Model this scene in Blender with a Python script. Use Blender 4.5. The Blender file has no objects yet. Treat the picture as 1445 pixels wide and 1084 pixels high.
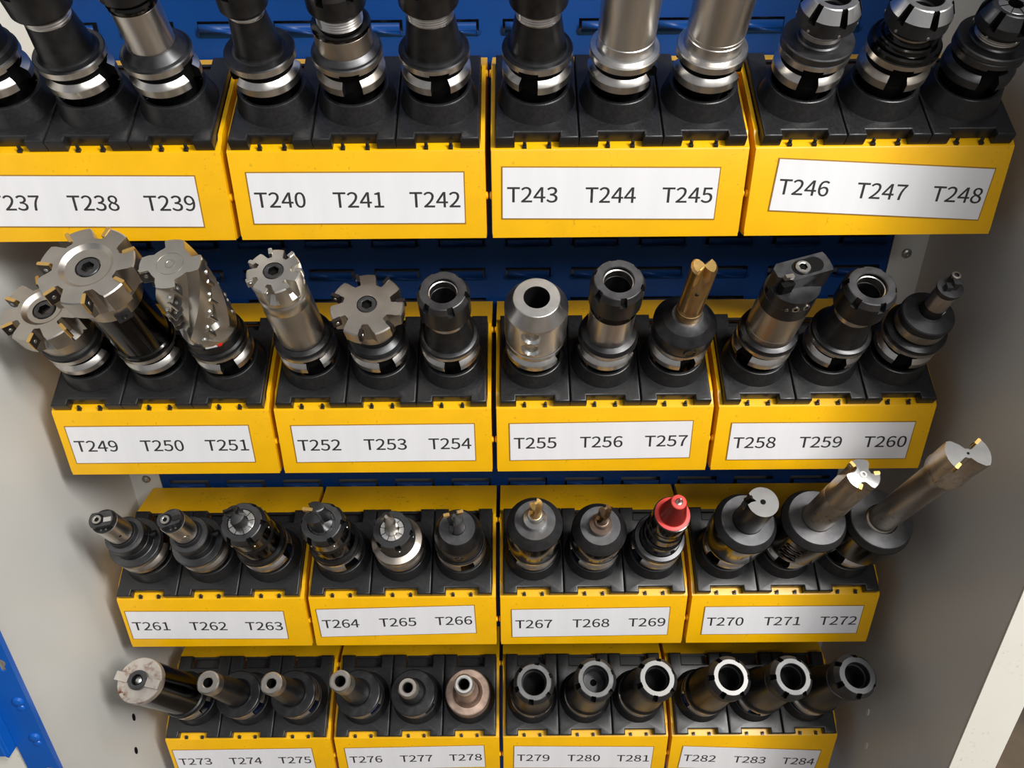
import bpy, bmesh, math, random
from mathutils import Matrix, Vector
R_ = math.radians
PI = math.pi
rng = random.Random(7)
C = bpy.context.scene.collection
S = bpy.context.scene

# ------------------------------------------------------------------ camera
cam_d = bpy.data.cameras.new('camera'); cam = bpy.data.objects.new('camera', cam_d); C.objects.link(cam)
rx, up, fw = Vector((.99996652, -.00226219, -.00786392)), Vector((.00797503, .48462745, .8746843)), Vector((-.00183237, .87471774, -.48462927))
cam.matrix_world = Matrix(((rx.x, up.x, -fw.x, .02085), (rx.y, up.y, -fw.y, -.68945), (rx.z, up.z, -fw.z, .14716), (0, 0, 0, 1)))
cam_d.sensor_width = 36; cam_d.sensor_fit = 'HORIZONTAL'; cam_d.lens = 1087.35 / 1445 * 36; cam_d.clip_start = .02
S.camera = cam

# ------------------------------------------------------------------ light
w = bpy.data.worlds.new('workshop'); S.world = w; w.use_nodes = True
w.node_tree.nodes['Background'].inputs[0].default_value = (.95, .96, 1, 1)
w.node_tree.nodes['Background'].inputs[1].default_value = .27
def lamp(name, loc, sx, sy, power, target, col=(1, .98, .945)):
    d = bpy.data.lights.new(name, 'AREA'); d.shape = 'RECTANGLE'; d.size = sx; d.size_y = sy; d.energy = power; d.color = col
    o = bpy.data.objects.new(name, d); C.objects.link(o); o.location = loc
    o.rotation_euler = (Vector(target) - Vector(loc)).to_track_quat('-Z', 'Y').to_euler()
    return o
lamp('ceiling_tube', (1.55, -1.55, 1.6), .3, 1.5, 102, (.9, -1.2, 0))
lamp('ceiling_tube', (1.22, -.40, 1.62), .14, .36, 5, (1.0, -.35, 0))
lamp('ceiling_tube', (.9, -3.0, 1.7), 2.0, .3, 40, (.2, -2.0, 0))
S.view_settings.view_transform = 'Standard'; S.view_settings.look = 'None'
S.view_settings.exposure = 0.0; S.view_settings.gamma = 1.0; S.view_settings.use_curve_mapping = False

# ------------------------------------------------------------------ materials
MATS = {}
def mat(name, col, rough=.4, metal=0., var=.0, vscale=60., col2=None, rvar=.0, bump=0., bscale=200., stretch=None, spec=None, coat=0., dirt=0., dcol=(.05, .035, .02), thresh=(.62, .74), mscale=14.):
    m = bpy.data.materials.new(name); m.use_nodes = True; nt = m.node_tree; b = nt.nodes['Principled BSDF']
    b.inputs['Base Color'].default_value = (*col, 1); b.inputs['Roughness'].default_value = rough; b.inputs['Metallic'].default_value = metal
    if coat: b.inputs['Coat Weight'].default_value = coat; b.inputs['Coat Roughness'].default_value = .15
    if spec is not None: b.inputs['Specular IOR Level'].default_value = spec
    tc = nt.nodes.new('ShaderNodeTexCoord'); mp = nt.nodes.new('ShaderNodeMapping'); nt.links.new(tc.outputs['Object'], mp.inputs[0])
    if stretch: mp.inputs['Scale'].default_value = stretch
    out = None
    if var or col2:
        n = nt.nodes.new('ShaderNodeTexNoise'); n.inputs['Scale'].default_value = vscale; n.inputs['Detail'].default_value = 6
        nt.links.new(mp.outputs[0], n.inputs['Vector'])
        r = nt.nodes.new('ShaderNodeValToRGB'); r.color_ramp.elements[0].position = .35; r.color_ramp.elements[1].position = .7
        c2 = col2 or tuple(min(1, c * (1 + var)) for c in col)
        c1 = col if col2 else tuple(c * (1 - var) for c in col)
        r.color_ramp.elements[0].color = (*c1, 1); r.color_ramp.elements[1].color = (*c2, 1)
        nt.links.new(n.outputs[0], r.inputs[0]); out = r.outputs[0]
        if rvar:
            mr = nt.nodes.new('ShaderNodeMapRange'); mr.inputs['To Min'].default_value = max(.03, rough - rvar); mr.inputs['To Max'].default_value = rough + rvar
            nt.links.new(n.outputs[0], mr.inputs['Value']); nt.links.new(mr.outputs[0], b.inputs['Roughness'])
    if dirt:
        n2 = nt.nodes.new('ShaderNodeTexNoise'); n2.inputs['Scale'].default_value = 220; n2.inputs['Detail'].default_value = 3
        n3 = nt.nodes.new('ShaderNodeTexNoise'); n3.inputs['Scale'].default_value = mscale; n3.inputs['Detail'].default_value = 2
        nt.links.new(tc.outputs['Object'], n2.inputs['Vector']); nt.links.new(tc.outputs['Object'], n3.inputs['Vector'])
        r2 = nt.nodes.new('ShaderNodeValToRGB'); r2.color_ramp.elements[0].position, r2.color_ramp.elements[1].position = thresh
        r3 = nt.nodes.new('ShaderNodeValToRGB'); r3.color_ramp.elements[0].position = .48; r3.color_ramp.elements[1].position = .7
        nt.links.new(n2.outputs[0], r2.inputs[0]); nt.links.new(n3.outputs[0], r3.inputs[0])
        mu = nt.nodes.new('ShaderNodeMath'); mu.operation = 'MULTIPLY'; nt.links.new(r2.outputs[0], mu.inputs[0]); nt.links.new(r3.outputs[0], mu.inputs[1])
        mu2 = nt.nodes.new('ShaderNodeMath'); mu2.operation = 'MULTIPLY'; mu2.inputs[1].default_value = dirt; nt.links.new(mu.outputs[0], mu2.inputs[0])
        mx = nt.nodes.new('ShaderNodeMix'); mx.data_type = 'RGBA'; nt.links.new(mu2.outputs[0], mx.inputs[0])
        if out: nt.links.new(out, mx.inputs[6])
        else: mx.inputs[6].default_value = (*col, 1)
        mx.inputs[7].default_value = (*dcol, 1); out = mx.outputs[2]
    if out: nt.links.new(out, b.inputs['Base Color'])
    if bump:
        nb = nt.nodes.new('ShaderNodeTexNoise'); nb.inputs['Scale'].default_value = bscale; nb.inputs['Detail'].default_value = 3
        nt.links.new(mp.outputs[0], nb.inputs['Vector'])
        bp = nt.nodes.new('ShaderNodeBump'); bp.inputs['Strength'].default_value = bump; bp.inputs['Distance'].default_value = .001
        nt.links.new(nb.outputs[0], bp.inputs['Height']); nt.links.new(bp.outputs[0], b.inputs['Normal'])
    MATS[name] = m; return m
mat('yellow_paint', (.88, .47, .002), .33, var=.05, vscale=25, dirt=.75, bump=.05, bscale=350)
mat('black_plastic', (.014, .014, .015), .36, var=.25, vscale=300, rvar=.06, bump=.08, bscale=900)
mat('oxide', (.052, .052, .054), .34, .85, var=.25, vscale=80, rvar=.1)
mat('oxide_satin', (.032, .032, .034), .5, .4, var=.2, vscale=120, rvar=.08)
mat('oxide_grey', (.1, .1, .104), .4, .9, var=.2, vscale=90, rvar=.1)
mat('ring_grey', (.13, .13, .13), .52, .9, var=.15, vscale=90)
mat('oxide_gloss', (.05, .048, .046), .16, 1., var=.2, vscale=40)
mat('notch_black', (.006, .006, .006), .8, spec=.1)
mat('steel', (.66, .63, .59), .3, 1., var=.12, vscale=30, rvar=.06, stretch=(3, 3, .5), dirt=.5, dcol=(.14, .09, .05))
mat('steel_clean', (.74, .73, .71), .33, 1., var=.06, vscale=40, rvar=.05, stretch=(3, 3, .5))
mat('steel_face', (.16, .158, .155), .42, 1., var=.08, vscale=60, rvar=.06)
mat('steel_mirror', (.8, .79, .78), .17, 1., var=.04, vscale=60)
mat('steel_stained', (.5, .45, .39), .36, 1., var=.2, vscale=25, rvar=.08, stretch=(2, 2, .6), dirt=.9, dcol=(.1, .05, .025), thresh=(.5, .7))
mat('nickel', (.5, .465, .42), .36, 1., var=.08, vscale=60, rvar=.06)
mat('nickel_pale', (.62, .595, .54), .32, 1., var=.08, vscale=40, rvar=.05)
mat('rusty_steel', (.42, .31, .25), .42, .9, var=.25, vscale=70, rvar=.1, dirt=.8, dcol=(.12, .04, .02), thresh=(.5, .62))
mat('rust_spotted', (.6, .55, .49), .42, .8, var=.12, vscale=60, dirt=1., dcol=(.2, .05, .015), thresh=(.38, .5), mscale=70)
mat('gold', (.78, .5, .17), .34, .9, var=.1, vscale=80)
mat('gold_shank', (.6, .4, .18), .32, 1., var=.12, vscale=60)
mat('dark_carbide', (.05, .042, .04), .35, .8)
mat('bronze_carbide', (.26, .17, .1), .32, 1., var=.2, vscale=150)
mat('red_plastic', (.2, .006, .005), .35)
mat('red_light', (.62, .045, .035), .4)
mat('paper', (.83, .83, .85), .55, var=.025, vscale=18, stretch=(3, 1, .4), coat=.25)
mat('pocket_edge', (.33, .17, .02), .5)
mat('ink', (.035, .03, .032), .5)
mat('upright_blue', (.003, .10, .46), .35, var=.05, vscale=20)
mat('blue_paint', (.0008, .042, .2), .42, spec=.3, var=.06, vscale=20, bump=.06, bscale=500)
mat('grey_paint', (.61, .61, .585), .4, var=.05, vscale=3, bump=.05, bscale=300)
mat('white_paint', (.78, .76, .68), .42, var=.03, vscale=8, dirt=.4)
mat('dark_back', (.16, .16, .16), .6)
mat('zinc', (.5, .49, .46), .35, 1.)
mat('floor_stain', (.15, .105, .065), .8, col2=(.05, .047, .043), vscale=5)
mat('logo_red', (.8, .02, .02), .4)
mat('etch', (.1, .09, .085), .5, .5)
mat('white_mark', (.7, .7, .7), .5)

# ------------------------------------------------------------------ mesh builder
class MB:
    def __init__(s): s.v = []; s.f = []; s.m = []
    def add(s, verts, faces, m=0, M=None):
        o = len(s.v)
        for p in verts: s.v.append(tuple(M @ Vector(p)) if M is not None else tuple(p))
        for i, f in enumerate(faces):
            s.f.append(tuple(o + k for k in f)); s.m.append(m[i] if isinstance(m, (list, tuple)) else m)
        return s
    def lathe(s, prof, seg=48, rf=None, m=0, M=None, extra=(), cap=True, mf=None):
        """prof: [(r, z)] bottom to top outer side first; m: int or list per profile span"""
        ang = [2 * PI * i / seg for i in range(seg)]
        if extra:
            ang = sorted(set([round(a % (2 * PI), 6) for a in ang] + [round(a % (2 * PI), 6) for a in extra]))
        N = len(ang); V = []; F = []; FM = []; rows = []
        for i, (r, z) in enumerate(prof):
            if r <= 1e-7:
                rows.append([len(V)] * N); V.append((0, 0, z)); continue
            row = []
            for a in ang:
                rr = rf(i, r, z, a) if rf else r
                row.append(len(V)); V.append((rr * math.cos(a), rr * math.sin(a), z))
            rows.append(row)
        for i in range(len(prof) - 1):
            A, B = rows[i], rows[i + 1]; mm = m[i] if isinstance(m, (list, tuple)) else m
            for k in range(N):
                k2 = (k + 1) % N
                f = [A[k], A[k2], B[k2], B[k]]
                g = []
                for q in f:
                    if q not in g: g.append(q)
                if len(g) >= 3:
                    F.append(g); FM.append(mf(i, ang[k], (ang[k] + (ang[k2] if k2 else 2 * PI)) / 2, mm) if mf else mm)
        if cap:
            if len(set(rows[0])) > 1: F.append(rows[0][::-1]); FM.append(m[0] if isinstance(m, (list, tuple)) else m)
            if len(set(rows[-1])) > 1: F.append(rows[-1]); FM.append(m[-1] if isinstance(m, (list, tuple)) else m)
        return s.add(V, F, FM, M)
    def box(s, c, d, m=0, M=None, ch=0.):
        x, y, z = [q / 2 for q in d]
        if ch:
            P = [(-x + ch, -y), (x - ch, -y), (x, -y + ch), (x, y - ch), (x - ch, y), (-x + ch, y), (-x, y - ch), (-x, -y + ch)]
            T = Matrix.Translation(c)
            return s.prism(P, -z, z, m, (M @ T) if M is not None else T)
        V = [(c[0] + i * x, c[1] + j * y, c[2] + k * z) for k in (-1, 1) for j in (-1, 1) for i in (-1, 1)]
        return s.add(V, [(0, 2, 3, 1), (4, 5, 7, 6), (0, 1, 5, 4), (1, 3, 7, 5), (3, 2, 6, 7), (2, 0, 4, 6)], m, M)
    def prism(s, P, z0, z1, m=0, M=None, mtop=None):
        n = len(P); V = [(x, y, z0) for x, y in P] + [(x, y, z1) for x, y in P]
        F = [tuple(range(n))[::-1], tuple(range(n, 2 * n))] + [(i, (i + 1) % n, n + (i + 1) % n, n + i) for i in range(n)]
        FM = [m, m if mtop is None else mtop] + [m] * n
        return s.add(V, F, FM, M)
    def loft(s, loops, m=0, M=None, capb=True, capt=True, mtop=None):
        N = len(loops[0]); V = [p for l in loops for p in l]; F = []; FM = []
        for i in range(len(loops) - 1):
            for k in range(N):
                k2 = (k + 1) % N; F.append((i * N + k, i * N + k2, (i + 1) * N + k2, (i + 1) * N + k)); FM.append(m[i] if isinstance(m, (list, tuple)) else m)
        if capb: F.append(tuple(range(N))[::-1]); FM.append(m[0] if isinstance(m, (list, tuple)) else m)
        if capt: F.append(tuple(range((len(loops) - 1) * N, len(loops) * N))); FM.append(mtop if mtop is not None else (m[-1] if isinstance(m, (list, tuple)) else m))
        return s.add(V, F, FM, M)
    def mesh(s, name, mats, sharp=23):
        me = bpy.data.meshes.new(name); me.from_pydata(s.v, [], s.f)
        for q in ([mats] if isinstance(mats, str) else mats): me.materials.append(MATS[q])
        bm = bmesh.new(); bm.from_mesh(me)
        bm.faces.ensure_lookup_table()
        for f, k in zip(bm.faces, s.m): f.material_index = k; f.smooth = True
        bmesh.ops.remove_doubles(bm, verts=bm.verts, dist=1e-6)
        bmesh.ops.recalc_face_normals(bm, faces=bm.faces)
        for e in bm.edges:
            if len(e.link_faces) == 2 and e.calc_face_angle(0) > R_(sharp): e.smooth = False
        bm.to_mesh(me); bm.free(); return me
    def build(s, name, mats, parent=None, sharp=23, M=None):
        return link(name, s.mesh(name, mats, sharp), parent, M)
def link(name, me, parent=None, M=None):
    o = bpy.data.objects.new(name, me); C.objects.link(o)
    if parent: o.parent = parent
    if M is not None: o.matrix_local = M
    return o
def tag(o, label=None, cat=None, group=None, kind=None):
    if label: o['label'] = label
    if cat: o['category'] = cat
    if group: o['group'] = group
    if kind: o['kind'] = kind
    return o
def empty(name, M):
    o = bpy.data.objects.new(name, None); C.objects.link(o); o.matrix_world = M; o.empty_display_size = .02; return o
def Tr(x, y, z): return Matrix.Translation((x, y, z))
def Rz(a): return Matrix.Rotation(R_(a), 4, 'Z')
def Rx(a): return Matrix.Rotation(R_(a), 4, 'X')
def Ry(a): return Matrix.Rotation(R_(a), 4, 'Y')
def curve_mesh(name, loops, extrude, bevel, res=2):
    cu = bpy.data.curves.new(name, 'CURVE'); cu.dimensions = '2D'; cu.fill_mode = 'BOTH'
    for L in loops:
        sp = cu.splines.new('POLY'); sp.points.add(len(L) - 1); sp.use_cyclic_u = True
        for p, (x, y) in zip(sp.points, L): p.co = (x, y, 0, 1)
    cu.extrude = extrude; cu.bevel_depth = bevel; cu.bevel_resolution = res; cu.offset = -bevel
    return eval_mesh(name, cu)
def eval_mesh(name, data):
    o = bpy.data.objects.new(name, data); C.objects.link(o); dg = bpy.context.evaluated_depsgraph_get(); dg.update()
    me = bpy.data.meshes.new_from_object(o.evaluated_get(dg)); me.name = name
    bpy.data.objects.remove(o); return me

# ------------------------------------------------------------------ key dimensions (metres)
TH = .5720878; P_BIN = .232; P_SOCK = .0729
ZR = (0., -.2637, -.5289, -.7893)
PANEL_Y = .150; WALL_X = .49; FRONT_Y = -.16; FLOOR_Z = -1.35; TOP_Z = .75
NV = Vector((0, -math.sin(TH), math.cos(TH))); DV = Vector((0, math.cos(TH), math.sin(TH)))

# ------------------------------------------------------------------ setting
mb = MB(); mb.box((0, -1.2, FLOOR_Z - .02), (7, 5, .04)); tag(mb.build('floor', 'floor_stain'), kind='structure')
for side, sx in (('left', -1), ('right', 1)):
    mb = MB()
    mb.box((sx * (WALL_X + .0008), (FRONT_Y + PANEL_Y + .02) / 2, (TOP_Z + FLOOR_Z + .1) / 2), (.0016, PANEL_Y + .02 - FRONT_Y, TOP_Z - FLOOR_Z - .1))
    wl = mb.build('wall_' + side, 'grey_paint'); tag(wl, kind='structure')
    mb = MB(); mb.box((sx * (WALL_X + .025), FRONT_Y - .0005, (TOP_Z + FLOOR_Z + .1) / 2), (.05, .002, TOP_Z - FLOOR_Z - .1))
    mb.box((sx * (WALL_X + .0495), FRONT_Y + .17, (TOP_Z + FLOOR_Z + .1) / 2), (.001, .34, TOP_Z - FLOOR_Z - .1))
    mb.build('door_frame', 'white_paint', wl)
    for z, y in ((-.7368, -.004), (-.7806, -.022)):
        mb = MB(); L = [(.0028 * math.cos(a) * (1), .0062 * math.sin(a)) for a in [2 * PI * k / 16 for k in range(16)]]
        mb.prism(L, -.0006, .0006); mb.build('slot_disc', 'notch_black' if sx < 0 else 'white_paint', wl, M=Tr(sx * (WALL_X - .0004), y, z) @ Ry(90) @ Rz(90))  # flat discs for wall slots: right pair painted white as light showing through
    mb = MB(); mb.box((sx * (.4705), PANEL_Y - .001, (TOP_Z + FLOOR_Z + .1) / 2), (.039, .002, TOP_Z - FLOOR_Z - .1))
    ts = mb.build('trim_1' if sx < 0 else 'trim_2', 'grey_paint'); tag(ts, kind='structure')
    zs = -.457 if sx < 0 else -.151
    mb = MB(); mb.lathe([(.0058, 0), (.0058, .0008), (.0048, .0024), (.0028, .0033), (.0024, .0018), (0, .0018)], 24)
    mb.build('screw', 'zinc', ts, M=Tr(sx * .469, PANEL_Y - .002, zs) @ Rx(90))
# blue louvred back panel with real openings
LX0, LDX, LZ0, LDZ, LHW, LH = -.0365, .0755, -.165, .037, .026, .0125
cols = [LX0 + k * LDX for k in range(-5, 7)]; lrows = [LZ0 + k * LDZ for k in (11, 10, 9, 8, 7, 6, 1, 0, -1, -7, -8)]
xs = sorted([-.4505, .4505] + [c + q * LHW for c in cols if abs(c) < .43 for q in (-1, 1)])
zs = sorted([FLOOR_Z + .1, TOP_Z] + [z - q for z in lrows for q in (0, LH)])
mb = MB(); V = [(x, PANEL_Y, z) for z in zs for x in xs]; F = []; nx = len(xs)
for j in range(len(zs) - 1):
    for i in range(nx - 1):
        if i % 2 == 1 and j % 2 == 1: continue
        F.append((j * nx + i, j * nx + i + 1, (j + 1) * nx + i + 1, (j + 1) * nx + i))
mb.add(V, F)
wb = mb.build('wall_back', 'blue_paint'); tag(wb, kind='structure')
mb = MB(); mb.box((0, PANEL_Y + .022, (TOP_Z + FLOOR_Z + .1) / 2), (2 * WALL_X, .002, TOP_Z - FLOOR_Z - .1)); mb.build('back_sheet', 'dark_back', wb)
mb = MB(); hw, tb = .0235, -.0055
pr = [(hw, tb, -.0022), (hw, tb, -.0095), (hw + .002, -.0005, -.0150)]
for (x0, y0, z0), (x1, y1, z1) in zip(pr[:-1], pr[1:]):
    mb.add([(-x0, y0, z0), (x0, y0, z0), (x1, y1, z1), (-x1, y1, z1), (-x0, y0 + .0012, z0), (x0, y0 + .0012, z0), (x1, y1 + .0012, z1), (-x1, y1 + .0012, z1)],
           [(0, 3, 2, 1), (4, 5, 6, 7), (0, 1, 5, 4), (2, 3, 7, 6), (1, 2, 6, 5), (3, 0, 4, 7)])
for sx in (-1, 1):
    mb.add([(sx * hw, tb, -.0095), (sx * (hw + .0055), -.0015, -.0105), (sx * (hw + .004), -.0005, -.014), (sx * (hw + .001), -.0015, -.0145)], [(0, 1, 2, 3)])
lv = mb.mesh('louvre', 'blue_paint', 5)
for z in lrows:
    for c in cols:
        if abs(c) < .43: link('louvre', lv, wb, Tr(c, PANEL_Y, z))

# blue slotted upright with a beam, standing in front of the left cabinet edge
up_e = empty('slotted_upright', Tr(-.487, -.18, FLOOR_Z)); tag(up_e, 'blue slotted steel upright with keyhole slots in front of the left cabinet wall', 'upright')
H = .75 - .0 + 1.0
hz = [(-.504 + .0275 * k) - FLOOR_Z for k in range(-24, 8)]
def keyhole(n=14, r=.0052, r2=.0028, tail=.0105):
    a0 = math.asin(r2 / r)
    L = []
    for k in range(n + 1):
        a = PI * 1.5 + a0 + (2 * PI - 2 * a0) * k / n; L.append((r * math.cos(a), r * math.sin(a)))
    return L + [(-r2, -tail), (0, -tail - .0015), (r2, -tail)]
kz = [h for h in hz]
face = [(-.0165, 0), (.0165, 0), (.0165, H), (-.0165, H)]
loops = [face] + [[(x + .007, y + h) for x, y in keyhole()] for i_, h in enumerate(kz[::2]) if (i_ - 13) % 3 == 0]
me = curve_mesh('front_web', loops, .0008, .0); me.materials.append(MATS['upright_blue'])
link('front_web', me, up_e, Tr(0, .0158, 0) @ Rx(90))
bump_me = MB().lathe([(.0062, 0), (.0060, .0008), (.0045, .0024), (.0020, .0032), (0, .0033)], 20, cap=False).lathe([(.0042, 0), (.0036, .0012), (.0015, .0018), (0, .0018)], 16, cap=False, M=Tr(0, -.0095, 0)).mesh('pressed_dimple', 'upright_blue')
for i_, h in enumerate(kz[::2]):
    if (i_ - 13) % 3: link('pressed_dimple', bump_me, up_e, Tr(.007, .015, h) @ Rx(90))
mb = MB(); mb.box((.0158, .0185, H / 2), (.0016, .004, H)); mb.build('side_web', 'upright_blue', up_e)
mb = MB(); mb.box((-.0158, .034, H / 2), (.0016, .036, H)); mb.build('side_web', 'upright_blue', up_e)
mb = MB(); mb.box((-.09, .012, -.5705 - FLOOR_Z + .045), (.146, .022, .09), ch=.003)
mb.prism([(-.0175, -.004), (-.0175, .05), (-.03, .05), (-.03, .006)], -.02, .0, M=Tr(0, .012, -.5705 - FLOOR_Z) @ Rx(90) @ Tr(0, 0, .01))
mb.build('beam', 'upright_blue', up_e)

# ------------------------------------------------------------------ racks
BW = .114
mb = MB()
c_, s_ = math.cos(TH), math.sin(TH)
sec = [(.0, -.0800), (.0, -.0016), (.0006, -.0003), (.0017, .0006), (.0017 + .014 * c_, .0006 + .014 * s_), (.0017 + .014 * c_ + .001, .0006 + .014 * s_ - .0018), (.0032, -.0020), (.0020, -.0030), (.0020, -.0800)]
n = len(sec)
mb.add([(-BW + .001, y, z) for y, z in sec] + [(BW - .001, y, z) for y, z in sec], [tuple(range(n)), tuple(range(n, 2 * n))[::-1]] + [(i, n + i, n + (i + 1) % n, (i + 1) % n) for i in range(n)])
mb.box((0, .006, -.0790), (2 * BW - .010, .010, .002))
def PV(v, ww): return (v * c_ - ww * s_, .0005 + v * s_ + ww * c_)
side = [(.0, -.0765), (.0008, -.0005), PV(.012, .0005), PV(.017, .0030), PV(.103, .0030), (.0905, .0595), (.1445, .0595), (.1445, -.030), (.040, -.080), (.0035, -.080)]
n = len(side)
for sx in (-1, 1):
    for (xa, xb, off) in ((BW - .0042, BW, 0),):
        A = [(sx * xa, y, z) for y, z in side]; B = [(sx * (xb - .0006), y, z) for y, z in side]
        mb.add(A + B, [tuple(range(n)), tuple(range(n, 2 * n))[::-1]] + [(i, n + i, n + (i + 1) % n, (i + 1) % n) for i in range(n)])
    mb.lathe([(.0035, 0), (.0035, .0016), (.0022, .0022), (0, .0022)], 16, M=Tr(sx * (BW - .0008), .006, -.042) @ Ry(90 * sx))
    mb.lathe([(.0035, 0), (.0035, .0016), (.0022, .0022), (0, .0022)], 16, M=Tr(sx * (BW - .0008), .082, .052) @ Ry(90 * sx))
mb.box((0, .1165, .0585), (2 * BW - .008, .056, .002)); mb.box((0, .1435, .015), (2 * BW - .008, .002, .086))
mb.box((0, .100 * c_ + .0165 * s_, .100 * s_ - .0155 * c_ + .0005), (2 * BW - .008, .012, .002), M=None)
bracket_me = mb.mesh('bracket', 'yellow_paint', 25)
# black plastic socket plate (outline with front and back notches and the round bore)
def circ(r, n=40): return [(r * math.cos(2 * PI * k / n), r * math.sin(2 * PI * k / n)) for k in range(n)]
hw, y0, y1, nf, nb_ = .0361, -.0493, .0570, .0195, .0190
outl = [(-hw, y0), (-nf, y0), (-nf, y0 + .0068), (nf, y0 + .0068), (nf, y0), (hw, y0), (hw, y1), (nb_, y1), (nb_, y1 - .016), (-nb_, y1 - .016), (-nb_, y1), (-hw, y1)]
plate_me = curve_mesh('socket', [outl, circ(.0262)[::-1]], .0064 - .0020, .0020, 3); plate_me.materials.append(MATS['black_plastic'])
bm = bmesh.new(); bm.from_mesh(plate_me)
bmesh.ops.remove_doubles(bm, verts=bm.verts, dist=1e-6)
for f in bm.faces: f.smooth = True
for q in bm.edges:
    if len(q.link_faces) == 2 and q.calc_face_angle(0) > R_(40): q.smooth = False
bm.to_mesh(plate_me); bm.free()
mb = MB(); mb.lathe([(.0350, -.0015), (.0347, 0), (.0340, .0012), (.0300, .0158), (.0294, .0168), (.0286, .0172), (.0266, .0172), (.0258, .0164), (.0256, .002), (.0232, -.006), (.0200, -.022)], 56, cap=False)
for k in range(6):
    mb.box((.0252, 0, .004), (.0030, .0016, .018), M=Rz(30 + 60 * k))
collar_me = mb.mesh('collar', 'black_plastic')
mb = MB(); mb.lathe([(.0016, 0), (.0016, .0052), (.0011, .0066), (0, .0070)], 12); mb.box((0, -.0012, .0015), (.0036, .0036, .003))
latch_me = mb.mesh('latch', 'black_plastic')
mb = MB(); mb.box((0, 0, .0012), (.036, .003, .0024)); mb.box((0, -.0075, -.0065), (.0372, .0165, .0010)); mb.box((0, -.0135, -.002), (.0372, .0012, .008)); crossbar_me = mb.mesh('back_bar', 'black_plastic')
SOCK = Tr(0, .002154, 0) @ Matrix.Rotation(TH, 4, 'X') @ Tr(0, .0493, .012855)
LW, LHT = .1925, .0457
card = MB(); card.box((0, 0, 0), (LW, .0004, LHT)); card_me = card.mesh('label_card', 'paper')
pk = MB(); pk.box((0, 0, 0), (LW + .0022, .0003, LHT + .0022)); pocket_me = pk.mesh('label_backing', 'pocket_edge')
try:
    import os
    FONT = bpy.data.fonts.load(os.path.join(bpy.utils.system_resource('DATAFILES'), 'fonts', 'Noto Sans CJK Regular.woff2'))
except Exception:
    FONT = None
def text_mesh(txt, wd, ht):
    cu = bpy.data.curves.new('lettering', 'FONT'); cu.body = txt
    if FONT: cu.font = FONT
    cu.offset = .003; cu.align_x = 'LEFT'; cu.resolution_u = 4
    me = eval_mesh('lettering', cu)
    xs_ = [v.co.x for v in me.vertices]; ys_ = [v.co.y for v in me.vertices]
    cx, cy, sx, sy = (min(xs_) + max(xs_)) / 2, (min(ys_) + max(ys_)) / 2, wd / (max(xs_) - min(xs_)), ht / (max(ys_) - min(ys_))
    for v in me.vertices: v.co = ((v.co.x - cx) * sx, (v.co.y - cy) * sy, 0)
    me.materials.clear(); me.materials.append(MATS['ink']); return me
# label centre offset (mm) and angle (deg) read off the photograph, per row and rack
LAB = {(0, 0): (-10.0, -43.0, -.6), (0, 1): (-2.5, -42, -.3), (0, 2): (-7.2, -39.5, -.6), (0, 3): (4, -38.2, -3.1), (1, 0): (-7.5, -41.4, 0), (1, 1): (-1.3, -42, .25), (1, 2): (-2.9, -41, .6), (1, 3): (-.9, -43.4, 0),
       (2, 0): (-11.4, -43, -.5), (2, 1): (-9, -38.7, 1.5), (2, 2): (-2.8, -42.7, .7), (2, 3): (1, -41.5, .1), (3, 0): (-11, -43.6, .7), (3, 1): (-4, -41, 1.2), (3, 2): (-2, -42.7, -1.), (3, 3): (-1.3, -49, -3.3)}
PLACE = ['top row', 'second row', 'third row', 'bottom row']
for r in range(4):
    for b in range(4):
        n0 = 237 + r * 12 + b * 3
        e = empty('tool_rack', Tr((b - 1.5) * P_BIN, 0, ZR[r]))
        tag(e, f'yellow steel rack with three black sockets, marked T{n0} T{n0+1} T{n0+2}', 'tool rack', 'yellow racks hung on the blue panel')
        link('bracket', bracket_me, e)
        for c in range(3):
            so = link('socket', plate_me, e, Tr((c - 1) * P_SOCK, 0, 0) @ SOCK @ Tr(0, 0, -.0064))
            link('collar', collar_me, so, Tr(0, 0, .0064))
            for sx in (-1, 1): link('latch', latch_me, so, Tr(sx * .0108, y0 + .0020, -.0064) )
            link('back_bar', crossbar_me, so, Tr(0, y1 - .002, -.004))
        lx, lz, la = LAB[(r, b)]
        la_m = Tr(lx / 1000, -.0006, lz / 1000) @ Ry(-la)
        lc = link('label_card', card_me, e, la_m); lc['label'] = f'white paper label printed T{n0} T{n0+1} T{n0+2}'
        link('label_backing', pocket_me, e, la_m @ Tr(0, .0003, 0))
        for c in range(3):
            tw = .0455
            link('lettering', text_mesh(f'T{n0+c}', tw, .0143), lc, Tr((-.0695, .0010, .0700)[c], -.00028, -.0012) @ Rx(90))

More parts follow.
